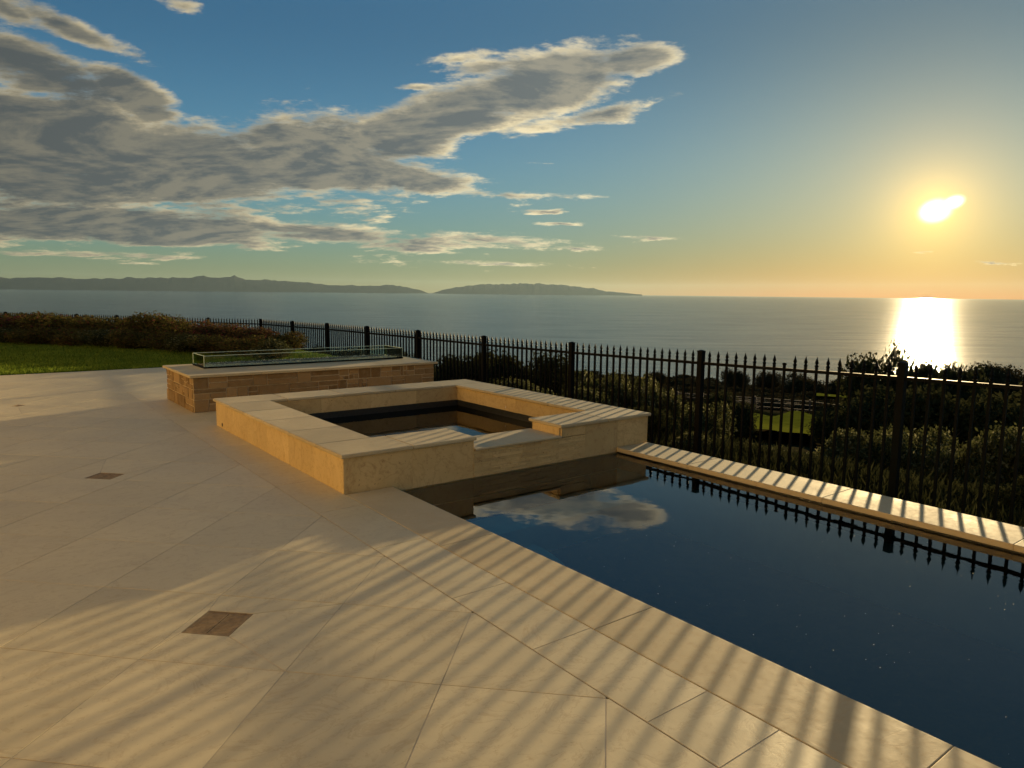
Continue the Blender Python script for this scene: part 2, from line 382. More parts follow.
tag(sea, kind='structure')
def dirv(azd): th = R(52.5-azd); return math.cos(th), math.sin(th)
def ridge(name, L, dist, depth):
    azs = np.linspace(L[0][0], L[-1][0], 160); es = np.interp(azs, [p[0] for p in L], [p[1] for p in L])
    vs = []; fs = []; ks = np.linspace(-1, 1, 13)
    for i, (a, e) in enumerate(zip(azs, es)):
        top = dist*math.tan(R(e))+1.6; top = max(top, -95)
        for k in ks:
            r = dist+depth*k; c, s = dirv(a)
            hh = (top+100)*max(0, 1-abs(k)**1.6)*(1+.13*mnoise.fractal(Vector((a*1.3, 0, dist*.001)), .6, 2.1, 6))
            hh *= 1+.10*mnoise.fractal(Vector((a*1.8, k*2.4, 3)), 1., 2., 4)*(abs(k) > .05)
            vs.append((c*r-2.3, s*r-5.2, -100.5+hh))
    m = len(ks)
    for i in range(len(azs)-1):
        for j in range(m-1): fs.append((i*m+j, (i+1)*m+j, (i+1)*m+j+1, i*m+j+1))
    o = MB().add(vs, fs).build(name, ISL); tag(o, kind='structure'); return o
ridge('island', [(-48,.5),(-42,.6),(-37.568,.662),(-35.5,.675),(-32.2,.745),(-31.06,.667),(-28.04,.83),(-24.85,.855),(-23.32,1.028),(-22.85,.928),(-21.27,1.03),(-20.45,.861),(-16.51,.699),(-14.29,.501),(-10.876,.468),(-10.1,.594),(-8.32,.421),(-7.38,.197),(-6.6,-.1)], 88000, 5000)
ridge('island', [(-6.6,-.1),(-5.014,.381),(-2.634,.683),(.551,.797),(3.735,.75),(6.114,.498),(7.3,.274),(10.2,.02)], 92000, 5000)

# lawn beyond the deck
LAWN = [(-14, 10.93), (3.3, 10.93), (4.6, 12.5), (4.9, 16.9), (-0.6, 28.5), (-14, 30)]
o = MB().prism(LAWN, -.3, -.012).build('lawn', LAWNM); tag(o, kind='structure')
def blades(name, n, region, h, m, seed):
    g = np.random.default_rng(seed)
    P = region(g, n); n = len(P)
    a = g.uniform(0, 2*np.pi, n); hh = h*g.uniform(.5, 1.25, n); lean = g.normal(0, .35, (n, 2))*hh[:, None]
    wd = np.stack([np.cos(a), np.sin(a), 0*a], 1)*(.006+.004*g.random(n))[:, None]*(h/.05)**.5*1.6
    tip = P+np.concatenate([lean, hh[:, None]], 1)
    V = np.stack([P-wd, P+wd, tip], 1).reshape(-1, 3)
    o = link(name, npmesh(name, V, 3, g.random(n)), m); return o
def lawn_region(g, n):
    P = np.stack([g.uniform(-9.5, 4.9, n), 10.95+17*g.random(n)**1.3, np.full(n, -.014)], 1)
    s2 = (P[:, 0]-4.9)*.906+(P[:, 1]-16.9)*.423
    return P[(s2 < -.3)]
tag(blades('grass', 150000, lawn_region, .055, GRASSM, 3), 'short green grass covering the lawn beyond the deck', 'grass', kind='stuff')

# lower lawn down the hill
def lower_lawn():
    vs = []; fs = []; azs = np.linspace(14.8, 24.0, 20); rs = np.linspace(37, 58, 12)
    for r in rs:
        for a in azs:
            c, s = dirv(a); rr = r+2.5*math.sin(a*.9)+1.2*math.sin(a*2.3+r)
            x, y = -2.302+rr*c, -5.183+rr*s; vs.append((x, y, terr(x, y)+.7))
    n = len(azs)
    for i in range(len(rs)-1):
        for j in range(n-1): fs.append((i*n+j, i*n+j+1, (i+1)*n+j+1, (i+1)*n+j))
    o = MB().add(vs, fs).build('lower_lawn', LOWLAWN, smooth=True); tag(o, kind='structure')
    vs2 = []; 
    azs = np.linspace(23.2, 27.2, 9); rs = np.linspace(128, 165, 5)
    vs = []; fs = []
    for r in rs:
        for a in azs:
            c, s = dirv(a); x, y = -2.302+r*c, -5.183+r*s; vs.append((x, y, terr(x, y)+1.2))
    n = len(azs)
    for i in range(len(rs)-1):
        for j in range(n-1): fs.append((i*n+j, i*n+j+1, (i+1)*n+j+1, (i+1)*n+j))
    o = MB().add(vs, fs).build('meadow', LOWLAWN, smooth=True); tag(o, kind='structure')
lower_lawn()

# ------------------------------------------------------------------ deck: real slabs on a grout bed
def clip(poly, f):
    out = []
    for i in range(len(poly)):
        p, q = poly[i], poly[(i+1) % len(poly)]; a, b = f(p), f(q)
        if a >= 0: out.append(p)
        if a*b < 0: t = a/(a-b); out.append((p[0]+(q[0]-p[0])*t, p[1]+(q[1]-p[1])*t))
    return out
def clip_rect(poly, x0, y0, x1, y1):
    for f in (lambda p: p[0]-x0, lambda p: x1-p[0], lambda p: p[1]-y0, lambda p: y1-p[1]):
        if len(poly) < 3: return []
        poly = clip(poly, f)
    return poly
def area(poly): return abs(sum(poly[i][0]*poly[(i+1) % len(poly)][1]-poly[(i+1) % len(poly)][0]*poly[i][1] for i in range(len(poly))))/2
def inset(poly, d):
    n = len(poly); s = sum(poly[i][0]*poly[(i+1) % n][1]-poly[(i+1) % n][0]*poly[i][1] for i in range(n))
    if s < 0: poly = poly[::-1]
    clean = []
    for p in poly:
        if not clean or math.hypot(p[0]-clean[-1][0], p[1]-clean[-1][1]) > 1e-4: clean.append(p)
    if math.hypot(clean[0][0]-clean[-1][0], clean[0][1]-clean[-1][1]) < 1e-4: clean.pop()
    poly = clean; n = len(poly)
    if n < 3: return None
    out = list(poly)
    for i in range(n):                       # clip by each inset edge
        p, q = poly[i], poly[(i+1) % n]; L = math.hypot(q[0]-p[0], q[1]-p[1]); nx, ny = -(q[1]-p[1])/L, (q[0]-p[0])/L
        out = clip(out, lambda v: (v[0]-p[0])*nx+(v[1]-p[1])*ny-d)
        if len(out) < 3: return None
    return out
GAP = .0026
BEDM = MB()
def slab(mb, poly, top=0.0):
    if len(poly) < 3 or area(poly) < .0005: return
    BEDM.add([(p[0], p[1], -.0015) for p in poly], [tuple(range(len(poly)))])
    if area(poly) < .002: return
    q = inset(poly, GAP)
    if not q or len(q) < 3: return
    tx, ty = random.gauss(0, .0004), random.gauss(0, .0004); cx = sum(p[0] for p in q)/len(q); cy = sum(p[1] for p in q)/len(q)
    n = len(q); zt = [top+(p[0]-cx)*tx+(p[1]-cy)*ty for p in q]
    mb.add([(p[0], p[1], top-.02) for p in q]+[(p[0], p[1], z) for p, z in zip(q, zt)],
           [tuple(range(n, 2*n))]+[(i, (i+1) % n, n+(i+1) % n, n+i) for i in range(n)], random.random())
DR = [(-1.427, -1.722), (-1.45, 1.69), (-1.812, 6.68)]; HD = .119
def cdxy(c, d): return ((c+d)/2, (c-d)/2)
def diag_field(mb, rects):
    p = .953
    for i in range(-16, 22):
        for j in range(-16, 18):
            c0, d0 = -3.68+p*i, .075+p*j
            sq = [cdxy(c0, d0), cdxy(c0+p, d0), cdxy(c0+p, d0+p), cdxy(c0, d0+p)]
            cc, dd = c0+p/2, d0+p/2
            for dx, dy in DR:
                dc, ddv = dx+dy, dx-dy
                if c0 < dc < c0+p and d0 < ddv < d0+p:
                    e = HD*math.sqrt(2)*1.0
                    hs = [cdxy(dc-e, ddv-e), cdxy(dc+e, ddv-e), cdxy(dc+e, ddv+e), cdxy(dc-e, ddv+e)]
                    # the hole may lie close to the slab's edge: keep it inside
                    polys = [[sq[k], sq[(k+1) % 4], hs[(k+1) % 4], hs[k]] for k in range(4)]
                    break
            else: polys = [sq]
            for r in rects:
                for pl in polys: slab(mb, clip_rect(pl, *r))
mb = MB(); diag_field(mb, [(-9.5, -9.5, -.363, 10.9), (-.363, 6.25, 3.2, 10.9)])
for rect in ((-.363, 4.62, -.0, 6.25),): slab(mb, [(rect[0], rect[1]), (rect[2], rect[1]), (rect[2], rect[3]), (rect[0], rect[3])])
ys = [3.6, 4.62]
xs = [0, .9, 1.8, 2.7, 3.5]
for i in range(4): slab(mb, [(xs[i], 3.6), (xs[i+1], 3.6), (xs[i+1], 4.7), (xs[i], 4.7)])
field = mb.build('deck', DECK); tag(field, kind='structure')
mb = MB(); yb = [-9.5, -8.4, -7.3, -6.2, -5.2, -4.55, -3.84, -3.515, -2.83, -2.155, -1.25, -.35, .55, 1.45, 2.3, 3.2, 4.0, 4.62]
for i in range(len(yb)-1): slab(mb, [(-.36, yb[i]), (-.0, yb[i]), (-.0, yb[i+1]), (-.36, yb[i+1])])
o = mb.build('deck_border', DECK); tag(o, kind='structure')
# grout bed below the slabs
mb = BEDM; mb.box((-9.5, -9.5, -.25), (.0, 10.92, -.03)); mb.box((.0, 3.6, -.25), (3.5, 10.92, -.03))
o = mb.build('deck_bed', GROUT); tag(o, kind='structure')
# outer ground strip under the planting
# pool coping
mb = MB(); yc = [-9.5, -8.2, -6.9, -5.4, -4.27, -2.85, -1.45, -.02]
for i in range(len(yc)-1): mb.box((.004, yc[i]+.0006, -.035), (.425, yc[i+1]-.0006, .0), random.random())
o = mb.build('pool_coping', COPE, bevel=.0045); tag(o, kind='structure')
mb = MB(); yc = [-9.5, -8.0, -6.5, -5.0, -3.62, -2.3, -.95, -.02]
for i in range(len(yc)-1): mb.box((3.055, yc[i]+.0006, -.04), (3.53, yc[i+1]-.0006, .004), random.random())
mb.box((3.53, -9.5, -.04), (3.54, -.02, -.03))
o = mb.build('pool_coping', COPE, bevel=.006); tag(o, kind='structure')
# pool basin
mb = MB(); zf = -1.35; B = -.041
mb.box((.0, -9.6, zf-.2), (3.5, -.02, zf)); mb.box((.004, -9.6, zf), (.445, -.02, -.04)); mb.box((3.075, -9.6, zf), (3.5, -.02, -.043)); mb.box((.45, -9.8, zf), (3.07, -9.6, -.0))
mb.box((.45, -.45, zf), (3.07, -.02, -.45))
n = 20; cv = [(.45, -.45)]+[(.45+1.15*math.sin(k*math.pi/2/n), -.45-1.25*math.cos(k*math.pi/2/n)) for k in range(n+1)]
mb.prism(cv, zf, -.62); cv2 = [(.45, -.45)]+[(.45+1.5*math.sin(k*math.pi/2/n), -.45-1.6*math.cos(k*math.pi/2/n)) for k in range(n+1)]; mb.prism(cv2, zf, -.92)
tl_ = MB(); tl_.box((.446, -9.6, -.22), (.452, -.021, -.0405)); tl_.box((3.068, -9.6, -.22), (3.074, -.021, -.0435)); tl_.box((.4525, -.035, -.22), (3.0675, -.0215, -.0585))
tag(tl_.build('pool_tile', DARKT), kind='structure')
o = mb.build('pool', PLASTER); tag(o, kind='structure')
o = MB().add([(.44, -9.6, -.052), (3.08, -9.6, -.052), (3.08, .0, -.052), (.44, .0, -.052)], [(0, 1, 2, 3)]).build('water', POOLW); tag(o, kind='structure')
# flecks floating on the pool
def flecks():
    g = np.random.default_rng(12); V = []; n = 230
    for _ in range(n):
        x, y = g.uniform(.6, 3.0), -g.uniform(.6, 5.2); r = g.uniform(.0009, .0026); k = 5; a0 = g.uniform(0, 6)
        pts = [(x+r*math.cos(a0+2*math.pi*i/k)*g.uniform(.5, 1.3), y+r*math.sin(a0+2*math.pi*i/k)*g.uniform(.5, 1.3), -.0508+.0004*g.random()) for i in range(k)]
        V += pts
    o = link('debris', npmesh('debris', np.array(V), 5, g.random(n)), FLECK)
    tag(o, 'tiny pale flecks floating on the dark pool water', 'debris', kind='stuff')
flecks()

# ------------------------------------------------------------------ spa
spa = empty('spa', (0, 0, 0)); tag(spa, 'raised square limestone spa with dark water and a notched spillway', 'spa')
S = 3.55; T = .44; CH = .29
def tiled_wall(mb, x0, y0, x1, y1, z0, z1, step, ax):
    L = (x1-x0) if ax == 0 else (y1-y0); n = max(1, round(L/step)); 
    for i in range(n):
        a, b = i*L/n+.0008, (i+1)*L/n-.0008
        if i == 0: a = 0
        if i == n-1: b = L
        if ax == 0: mb.box((x0+a, y0, z0), (x0+b, y1, z1), random.random())
        else: mb.box((x0, y0+a, z0), (x1, y0+b, z1), random.random())
core = MB()                                             # masonry core
core.box((.02, .02, -.25), (S-.02, T-.02, .20)); core.box((.02, S-T+.02+.05, -.25), (S-.02, S+.03, CH-.003)); core.box((.02, T, -.25), (T-.02, S-.39, CH-.003)); core.box((S-T+.02, T, -.25), (S-.02, S-.39, CH-.003))
core.box((.02, .021, .20), (1.23, T-.02, CH-.003)); core.box((2.3, .021, .20), (S-.02, T-.02, CH-.003))
core.build('core', GROUT, spa)
mb = MB()                                               # outer cladding
tiled_wall(mb, 0, .0, 1.25, .02, -.09, CH, .62, 0)
tiled_wall(mb, 2.62, .0, S, .02, -.09, CH, .46, 0)
mb.box((1.251, .0, -.09), (2.28, .02, .195), .5) if False else None
tiled_wall(mb, 0, .021, .02, S+.05, -.02, CH, .6, 1)
tiled_wall(mb, S-.02, .021, S, S+.05, -.7, CH, .6, 1)
tiled_wall(mb, .021, S+.03, S-.021, S+.05, -.2, CH, .6, 0)
mb.build('wall', WALLT, spa)
mb = MB()                                               # split-face strips under the spillway
z = -.09; 
while z < .192:
    h = random.choice((.018, .022, .026, .03)); h = min(h, .194-z)
    if h < .006: break
    x = 1.2515
    while x < 2.615:
        L_ = min(random.uniform(.12, .4), 2.6185-x)
        d = random.uniform(0, .007)
        mb.box((x, .0-d, z+.0006), (x+L_-.0012, .019, z+h-.0006), random.random()); x += L_
    z += h
mb.box((2.3015, .001, .1945), (2.6185, .019, CH), .6)
mb.build('spillway_cladding', WALLT, spa)
mb = MB()                                               # inner cladding
wi, wo_ = T+.02, S-T
WT = .115
tiled_wall(mb, wi-.02, wi, wi, S-.42, WT, CH, .62, 1); tiled_wall(mb, wo_, wi, wo_+.02, S-.42, WT, CH, .62, 1)
tiled_wall(mb, wi-.02, S-.42, wo_+.02, S-.40, WT, CH, .62, 0)
tiled_wall(mb, wi-.02, T-.01, 1.23, wi-.001, WT, CH, .6, 0); tiled_wall(mb, 2.3, T-.01, wo_+.02, wi-.001, WT, CH, .6, 0); mb.box((1.23, T-.01, WT), (2.3, wi-.001, .18), .3)
mb.box((1.2305, .022, .203), (1.2495, T-.011, CH), .7); mb.box((2.2815, .022, .203), (2.3, T-.011, CH), .7)
mb.build('inner_wall', WALLT, spa)
mb = MB(); e_ = .003
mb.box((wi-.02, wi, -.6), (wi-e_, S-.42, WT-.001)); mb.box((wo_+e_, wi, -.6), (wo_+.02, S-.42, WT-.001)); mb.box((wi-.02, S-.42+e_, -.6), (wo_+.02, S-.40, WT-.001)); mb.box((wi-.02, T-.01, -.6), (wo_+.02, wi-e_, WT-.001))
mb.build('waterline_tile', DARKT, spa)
mb = MB(); z0, z1 = CH+.001, CH+.034; ov = .028         # coping slabs, mitred ends butted
def run(mb, x0, x1, y0, y1, n, ax):
    for i in range(n):
        if ax == 0: a, b = x0+(x1-x0)*i/n+.001, x0+(x1-x0)*(i+1)/n-.001; mb.box((a, y0, z0), (b, y1, z1), random.random())
        else: a, b = y0+(y1-y0)*i/n+.001, y0+(y1-y0)*(i+1)/n-.001; mb.box((x0, a, z0), (x1, b, z1), random.random())
yin, xin0, xin1, yin1 = T+.045, T+.045, S-T-.025, S-.40-.025
run(mb, -ov, 1.265, -ov, yin, 2, 0); run(mb, 2.265, S+ov, -ov, yin, 2, 0)
run(mb, -ov, S+ov, yin1, S+.05+ov, 5, 0)
run(mb, -ov, xin0, yin+.001, yin1-.001, 4, 1); run(mb, xin1, S+ov, yin+.001, yin1-.001, 4, 1)
mb.build('coping', COPE, spa, bevel=.009)
mb = MB(); mb.box((1.2515, -.03, .196), (2.2795, T+.03, .216), .6); mb.build('spillway', COPE, spa, bevel=.006)
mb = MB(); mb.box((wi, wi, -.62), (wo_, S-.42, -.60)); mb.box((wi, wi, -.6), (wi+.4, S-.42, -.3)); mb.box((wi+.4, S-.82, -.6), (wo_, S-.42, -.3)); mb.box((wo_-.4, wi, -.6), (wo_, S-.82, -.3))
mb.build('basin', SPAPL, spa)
mb = MB(); mb.lathe((0, 0, 0), [(.001, -.006), (.022, -.006), (.022, 0), (.012, .004), (.001, .004)], 12)
o = mb.build('nozzle', PVC, spa); o.rotation_euler = (0, R(-90), 0); o.location = (-.003, 3.36, .045)
mb = MB(); mb.box((-.02, -.008, -.05), (.02, .0, .05)); o = mb.build('skimmer_clip', FLECK, spa); o.location = (3.109, 2.0, .16); o.scale = (.2, 1, .3)
o = MB().add([(wi-.005, wi-.005, .035), (wo_+.005, wi-.005, .035), (wo_+.005, S-.415, .035), (wi-.005, S-.415, .035)], [(0, 1, 2, 3)]).build('spa_water', SPAW); tag(o, kind='structure')

# ------------------------------------------------------------------ the house behind the camera (its sunlit wall warms the terrace)
STUCCO = plain('cream_stucco', (.76, .61, .37), .85, 0, .06, 2, .3, .2)
FRAMEM = plain('window_frame_bronze', (.05, .04, .03), .4)
def winglass():
    m, t = mat('window_glass'); setb(t, (.05, .045, .04), .12, 0, None, 1.0); t.b.inputs['IOR'].default_value = 2.2; t.b.inputs['Specular Tint'].default_value = (1, .85, .6, 1); return m
WGL = winglass()
house = empty('house', (-7.6, 4, 0)); tag(house, 'cream stucco house with tall glass doors behind the terrace', 'house')
mb = MB(); wins = [(-15, -12.6, 0, 2.5), (-11, -8.6, 0, 2.5), (-6.6, -4.6, 0, 2.5), (-2.2, .6, 0, 2.5), (2.8, 4.4, .9, 2.5), (6.6, 9.4, 0, 2.5), (11.5, 14, 0, 2.5)]
y0 = -17
for a, b, z0_, z1_ in wins+[(16, 16, 0, 0)]:
    mb.box((-8, y0, -.3), (0, a, 6.6))
    if b > a:
        mb.box((-8, a+.001, z1_), (0, b-.001, 6.6))
        if z0_ > 0: mb.box((-8, a+.001, -.3), (0, b-.001, z0_))
        mb.box((-8, a+.001, z0_+.001), (-.5, b-.001, z1_-.001))
    y0 = b
mb.build('wall', STUCCO, house)
MB().box((-8.5, -17.6, 6.61), (.7, 16.6, 6.9)).build('roof', REDT if False else STUCCO, house)
for a, b, z0_, z1_ in wins:
    fr_ = MB()
    for (p, q) in (((-.14, a+.002, z0_+.002), (-.04, a+.07, z1_-.002)), ((-.14, b-.07, z0_+.002), (-.04, b-.002, z1_-.002)), ((-.14, a+.071, z1_-.07), (-.04, b-.071, z1_-.002)), ((-.14, a+.071, z0_+.002), (-.04, b-.071, z0_+.06)), ((-.14, (a+b)/2-.04, z0_+.061), (-.04, (a+b)/2+.04, z1_-.071))): fr_.box(p, q)
    fo = fr_.build('window', FRAMEM, house)
    MB().box((-.1, a+.071, z0_+.061), (-.085, (a+b)/2-.041, z1_-.071)).box((-.1, (a+b)/2+.041, z0_+.061), (-.085, b-.071, z1_-.071)).build('pane', WGL, fo)

# ------------------------------------------------------------------ fire pit
pit = empty('fire_pit', (0, 4.66, 0)); tag(pit, 'long low fire pit of brown ledger stone with pale cap and glass guard', 'fire pit')
PX, PY, PH = 3.66, 1.5, .462                             # local sizes
mb = MB(); mb.box((.006, .006, -.25), (PX-.006, PY-.006, PH)); mb.build('mortar_core', MORTAR, pit)
def ashlar(mb, L, H, place):
    z = 0.0; band = 0
    rows = [.168, .138, .156]
    for bh in rows:
        x = 0.0
        while x < L-.001:
            wd = random.choice((random.uniform(.10, .2), random.uniform(.2, .46)))
            if L-x-wd < .12: wd = L-x
            kind = random.random()
            if kind < .42: parts = [(x, z, wd, bh)]
            elif kind < .85:
                k = random.uniform(.38, .62)*bh; parts = [(x, z, wd, k), (x, z+k, wd, bh-k)]
                if random.random() < .4: parts = [(x, z, wd*.5, k), (x+wd*.5, z, wd*.5, k), (x, z+k, wd, bh-k)]
            else: parts = [(x, z, wd*.45, bh), (x+wd*.45, z, wd*.55, bh*.5), (x+wd*.45, z+bh*.5, wd*.55, bh*.5)]
            for px, pz, pw, ph in parts:
                g = .0065; d = random.uniform(.0, .012); jx = random.uniform(-.004, .004)
                place(mb, px+g, pz+g, px+pw-g+jx, pz+ph-g, d, random.random())
            x += wd
        z += bh
mb = MB()
ashlar(mb, PX, PH, lambda m, a, z, b, z2, d, t: m.box((a, 0-d, z), (b, .029, z2), t))
ashlar(mb, PY, PH, lambda m, a, z, b, z2, d, t: m.box((0-d, max(a, .0305), z), (.029, max(b, .032), z2), t) if b > .04 else None)
ashlar(mb, PY, PH, lambda m, a, z, b, z2, d, t: m.box((PX-.029, max(a, .0305), z), (PX+d, max(b, .032), z2), t) if b > .04 else None)
ashlar(mb, PX, PH, lambda m, a, z, b, z2, d, t: m.box((a, PY-.029, z), (b, PY+d, z2), t))
mb.build('stone_wall', STONE, pit, bevel=.005)
mb = MB(); ce = .065; cs = [-.045, .88, 1.8, 2.72, PX+.045]
for i in range(4): mb.box((cs[i]+.001, -.05, PH+.001), (cs[i+1]-.001, PY+.05, PH+.036), random.random())
mb.build('cap', COPE, pit, bevel=.007)
gx0, gx1, gy0, gy1, gz = .345, 3.50, .76, 1.38, PH+.036
mb = MB(); mb.box((gx0-.01, gy0-.01, gz), (gx1+.01, gy0+.012, gz+.022)); mb.box((gx0-.01, gy1-.012, gz), (gx1+.01, gy1+.01, gz+.022)); mb.box((gx0-.01, gy0+.013, gz), (gx0+.012, gy1-.013, gz+.022)); mb.box((gx1-.012, gy0+.013, gz), (gx1+.01, gy1-.013, gz+.022))
guard = mb.build('guard_frame', BLACK, pit)
gh = .175
def pane(a, b):
    g = MB().box(a, b).build('glass_panel', GLASS, pit)
    return g
t_ = .010
for (a, b) in (((gx0, gy0, gz+.0225), (gx1, gy0+t_, gz+gh)), ((gx0, gy1-t_, gz+.0225), (gx1, gy1, gz+gh)), ((gx0, gy0+t_+.001, gz+.0225), (gx0+t_, gy1-t_-.001, gz+gh)), ((gx1-t_, gy0+t_+.001, gz+.0225), (gx1, gy1-t_-.001, gz+gh))):
    g = pane(a, b)
    e = MB().box((a[0], a[1], b[2]+.0005), (b[0], b[1], b[2]+.005))
    if b[0]-a[0] < .1: pass
    else: e.box((a[0]-.005, a[1]-.001, a[2]), (a[0]-.0005, b[1]+.001, b[2])); e.box((b[0]+.0005, a[1]-.001, a[2]), (b[0]+.005, b[1]+.001, b[2]))
    e.build('polished_edge', GEDGE, g)
mb = MB(); mb.box((gx0+.02, gy0+.02, gz), (gx1-.02, gy1-.02, gz+.004)); mb.build('burner_tray', STEEL, pit)
g = np.random.default_rng(5); n = 3500; c = np.stack([g.uniform(gx0+.05, gx1-.05, n), g.uniform(gy0+.04, gy1-.05, n), gz+.008+.02*g.random(n)], 1)
V = (c[:, None, :]+g.normal(0, .009, (n, 3, 3))).reshape(-1, 3)
o = link('fire_glass', npmesh('fire_glass', V, 3, g.random(n)), GRAVEL, pit); o['kind'] = 'stuff'
mb = MB(); mb.tube((gx0+.2, (gy0+gy1)/2, gz+.03), (gx1-.2, (gy0+gy1)/2, gz+.03), .012); mb.build('burner_pipe', STEEL, pit)

# ------------------------------------------------------------------ drains
def drain_proto():
    d = empty('floor_drain', (*DR[0], 0), R(-45)); h = HD-.003
    mb = MB(); mb.box((-h, -h, -.02), (h, -h+.006, -.001)); mb.box((-h, h-.006, -.02), (h, h, -.001)); mb.box((-h, -h+.0065, -.02), (-h+.006, h-.0065, -.001)); mb.box((h-.006, -h+.0065, -.02), (h, h-.0065, -.001))
    mb.build('frame', GRATE, d)
    MB().box((-h+.006, -h+.006, -.02), (h-.006, h-.006, -.016)).build('sump', SLOT, d)
    for half in (-1, 1):
        mb = MB(); a, b = (-h+.008, -.003) if half < 0 else (.003, h-.008)
        n = 15
        for i in range(n):
            y = -h+.008+(2*h-.016)*i/n; mb.box((a+.006, y+.0018, -.013), (b-.006, y+(2*h-.016)/n-.0018, -.0025), .5)
        mb.box((a, -h+.008, -.013), (a+.006, h-.008, -.002)); mb.box((b-.006, -h+.008, -.013), (b, h-.008, -.002))
        mb.build('grate', GRATE, d)
    return d
def copy_tree(o, parent=None):
    c = o.copy(); col.objects.link(c); c.parent = parent
    for ch in [x for x in o.children]: copy_tree(ch, c)
    return c
d0 = drain_proto(); LD = ['square bronze floor drain nearest the camera, between the pool edge and bottom left', 'square bronze floor drain left of the spa, in the middle distance', 'farthest square floor drain, at the left near the lawn']
drs = [d0, copy_tree(d0), copy_tree(d0)]
for o, (x, y), l in zip(drs, DR, LD): o.location = (x, y, 0); tag(o, l, 'drain', 'floor drains set in the deck')

# ------------------------------------------------------------------ fence
fence = empty('fence', (5.22, 0, -.76)); tag(fence, 'black metal picket fence with spear tips between the pool and the sea', 'fence')
FX = 5.22
PL = [(FX, -11.9, 1.06), (FX, -9.4, 1.04), (FX, -6.9, 1.02), (FX, -4.4, .995), (FX, -1.89, .953), (FX, .61, .899), (FX, 3.09, .857), (FX, 5.48, .828), (FX, 7.88, .82), (FX, 10.27, .803), (FX, 12.6, .784), (FX, 15.1, .745), (FX-.1, 17.6, .72)]
x, y = FX-.1, 17.6
for k in range(7): x -= 2.4*.423; y += 2.4*.906; PL.append((x, y, .70-.012*k))
FO = Vector((5.22, 0, -.76)); FH = 1.66
pick = MB()
def picket_mb(tip=True):
    m = MB(); s = .0125; H0 = FH-.12
    m.add([(-s, -s, .06), (s, -s, .06), (s, s, .06), (-s, s, .06), (-s, -s, H0), (s, -s, H0), (s, s, H0), (-s, s, H0)], [(0,3,2,1),(4,5,6,7),(0,1,5,4),(1,2,6,5),(2,3,7,6),(3,0,4,7)])
    return m
def tip_mb(): return MB().lathe((0, 0, FH-.12), [(.014, 0), (.018, .004), (.023, .015), (.018, .026), (.012, .030), (.013, .036), (.021, .052), (.016, .072), (.007, .100), (.001, .125)], 8)
def ball_mb(): return MB().lathe((0, 0, FH-.12), [(.014, 0), (.024, .008), (.026, .02), (.018, .03), (.001, .034)], 8)
pm, tm, bm_, far = picket_mb().mesh('picket'), tip_mb().mesh('spear_tip'), ball_mb().mesh('ball_tip'), MB()
sel = []; allp = []
for i in range(len(PL)-1):
    a, b = Vector(PL[i]), Vector(PL[i+1]); n = 19; dirxy = (b-a).to_2d(); rot = math.atan2(dirxy.y, dirxy.x)-math.pi/2
    L_ = dirxy.length; ddir = dirxy/L_
    # rails
    for nm, off in (('top_rail', .148), ('bottom_rail', 1.57)):
        mb = MB(); hw = .018; nx, ny = -ddir.y*hw, ddir.x*hw; e = .04
        pa = a+Vector((ddir.x, ddir.y, 0))*e; pb = b-Vector((ddir.x, ddir.y, 0))*e
        vs = []
        for p_, zz in ((pa, a.z), (pb, b.z)):
            for sx_, dz in ((-1, 0), (1, 0), (1, -.036), (-1, -.036)): vs.append((p_.x+nx*sx_-FO.x, p_.y+ny*sx_-FO.y, zz-off+dz-FO.z))
        mb.add(vs, [(0,3,2,1),(4,5,6,7),(0,1,5,4),(1,2,6,5),(2,3,7,6),(3,0,4,7)]); mb.build(nm, BLACK, fence)
    for k in range(1, n):
        p = a.lerp(b, k/n); allp.append((p.x, p.y, p.z, rot, (i == 4-1 and k == n-9 and False)))
seg_start = {}
def pixel_size(p): return (Vector(p[:3])-CAM).length
vis = [p for p in allp if p[1] > -4.6]
near = sorted(vis, key=pixel_size)[:100]; nearset = set(near)
ball_k = (PL[5][0], PL[5][1]+(PL[4][1]-PL[5][1])*9/19)
for p in near:
    zb = p[2]-FH-FO.z
    o = link('picket', pm, BLACK, fence); o.location = (p[0]-FO.x, p[1]-FO.y, zb); o.rotation_euler = (0, 0, p[3])
    isb = abs(p[0]-ball_k[0]) < .02 and abs(p[1]-ball_k[1]) < .04
    t = link('ball_tip' if isb else 'spear_tip', bm_ if isb else tm, BLACK, o)
for p in allp:
    if p in nearset: continue
    ca_, sa_ = math.cos(p[3]), math.sin(p[3])
    for src in (picket_mb(), tip_mb()):
        far.add([(v[0]*ca_-v[1]*sa_+p[0]-FO.x, v[0]*sa_+v[1]*ca_+p[1]-FO.y, v[2]+p[2]-FH-FO.z) for v in src.v], src.f)
o = far.build('picket', BLACK, fence); o['kind'] = 'stuff'
pb_ = MB().box((-.036, -.036, -.15), (.036, .036, FH-.02)).mesh('post'); pc_ = MB().box((-.040, -.040, FH-.02), (.040, .040, FH-.006)).lathe((0, 0, FH-.006), [(.05, 0), (.03, .008), (.001, .014)], 4).mesh('post_cap')
for i, (x, y, z) in enumerate(PL):
    rz = 0 if i < 13 else R(25); o = link('post', pb_, BLACK, fence); o.location = (x-FO.x, y-FO.y, z-FH-FO.z); o.rotation_euler = (0, 0, rz)
    c = link('post_cap', pc_, BLACK, o)

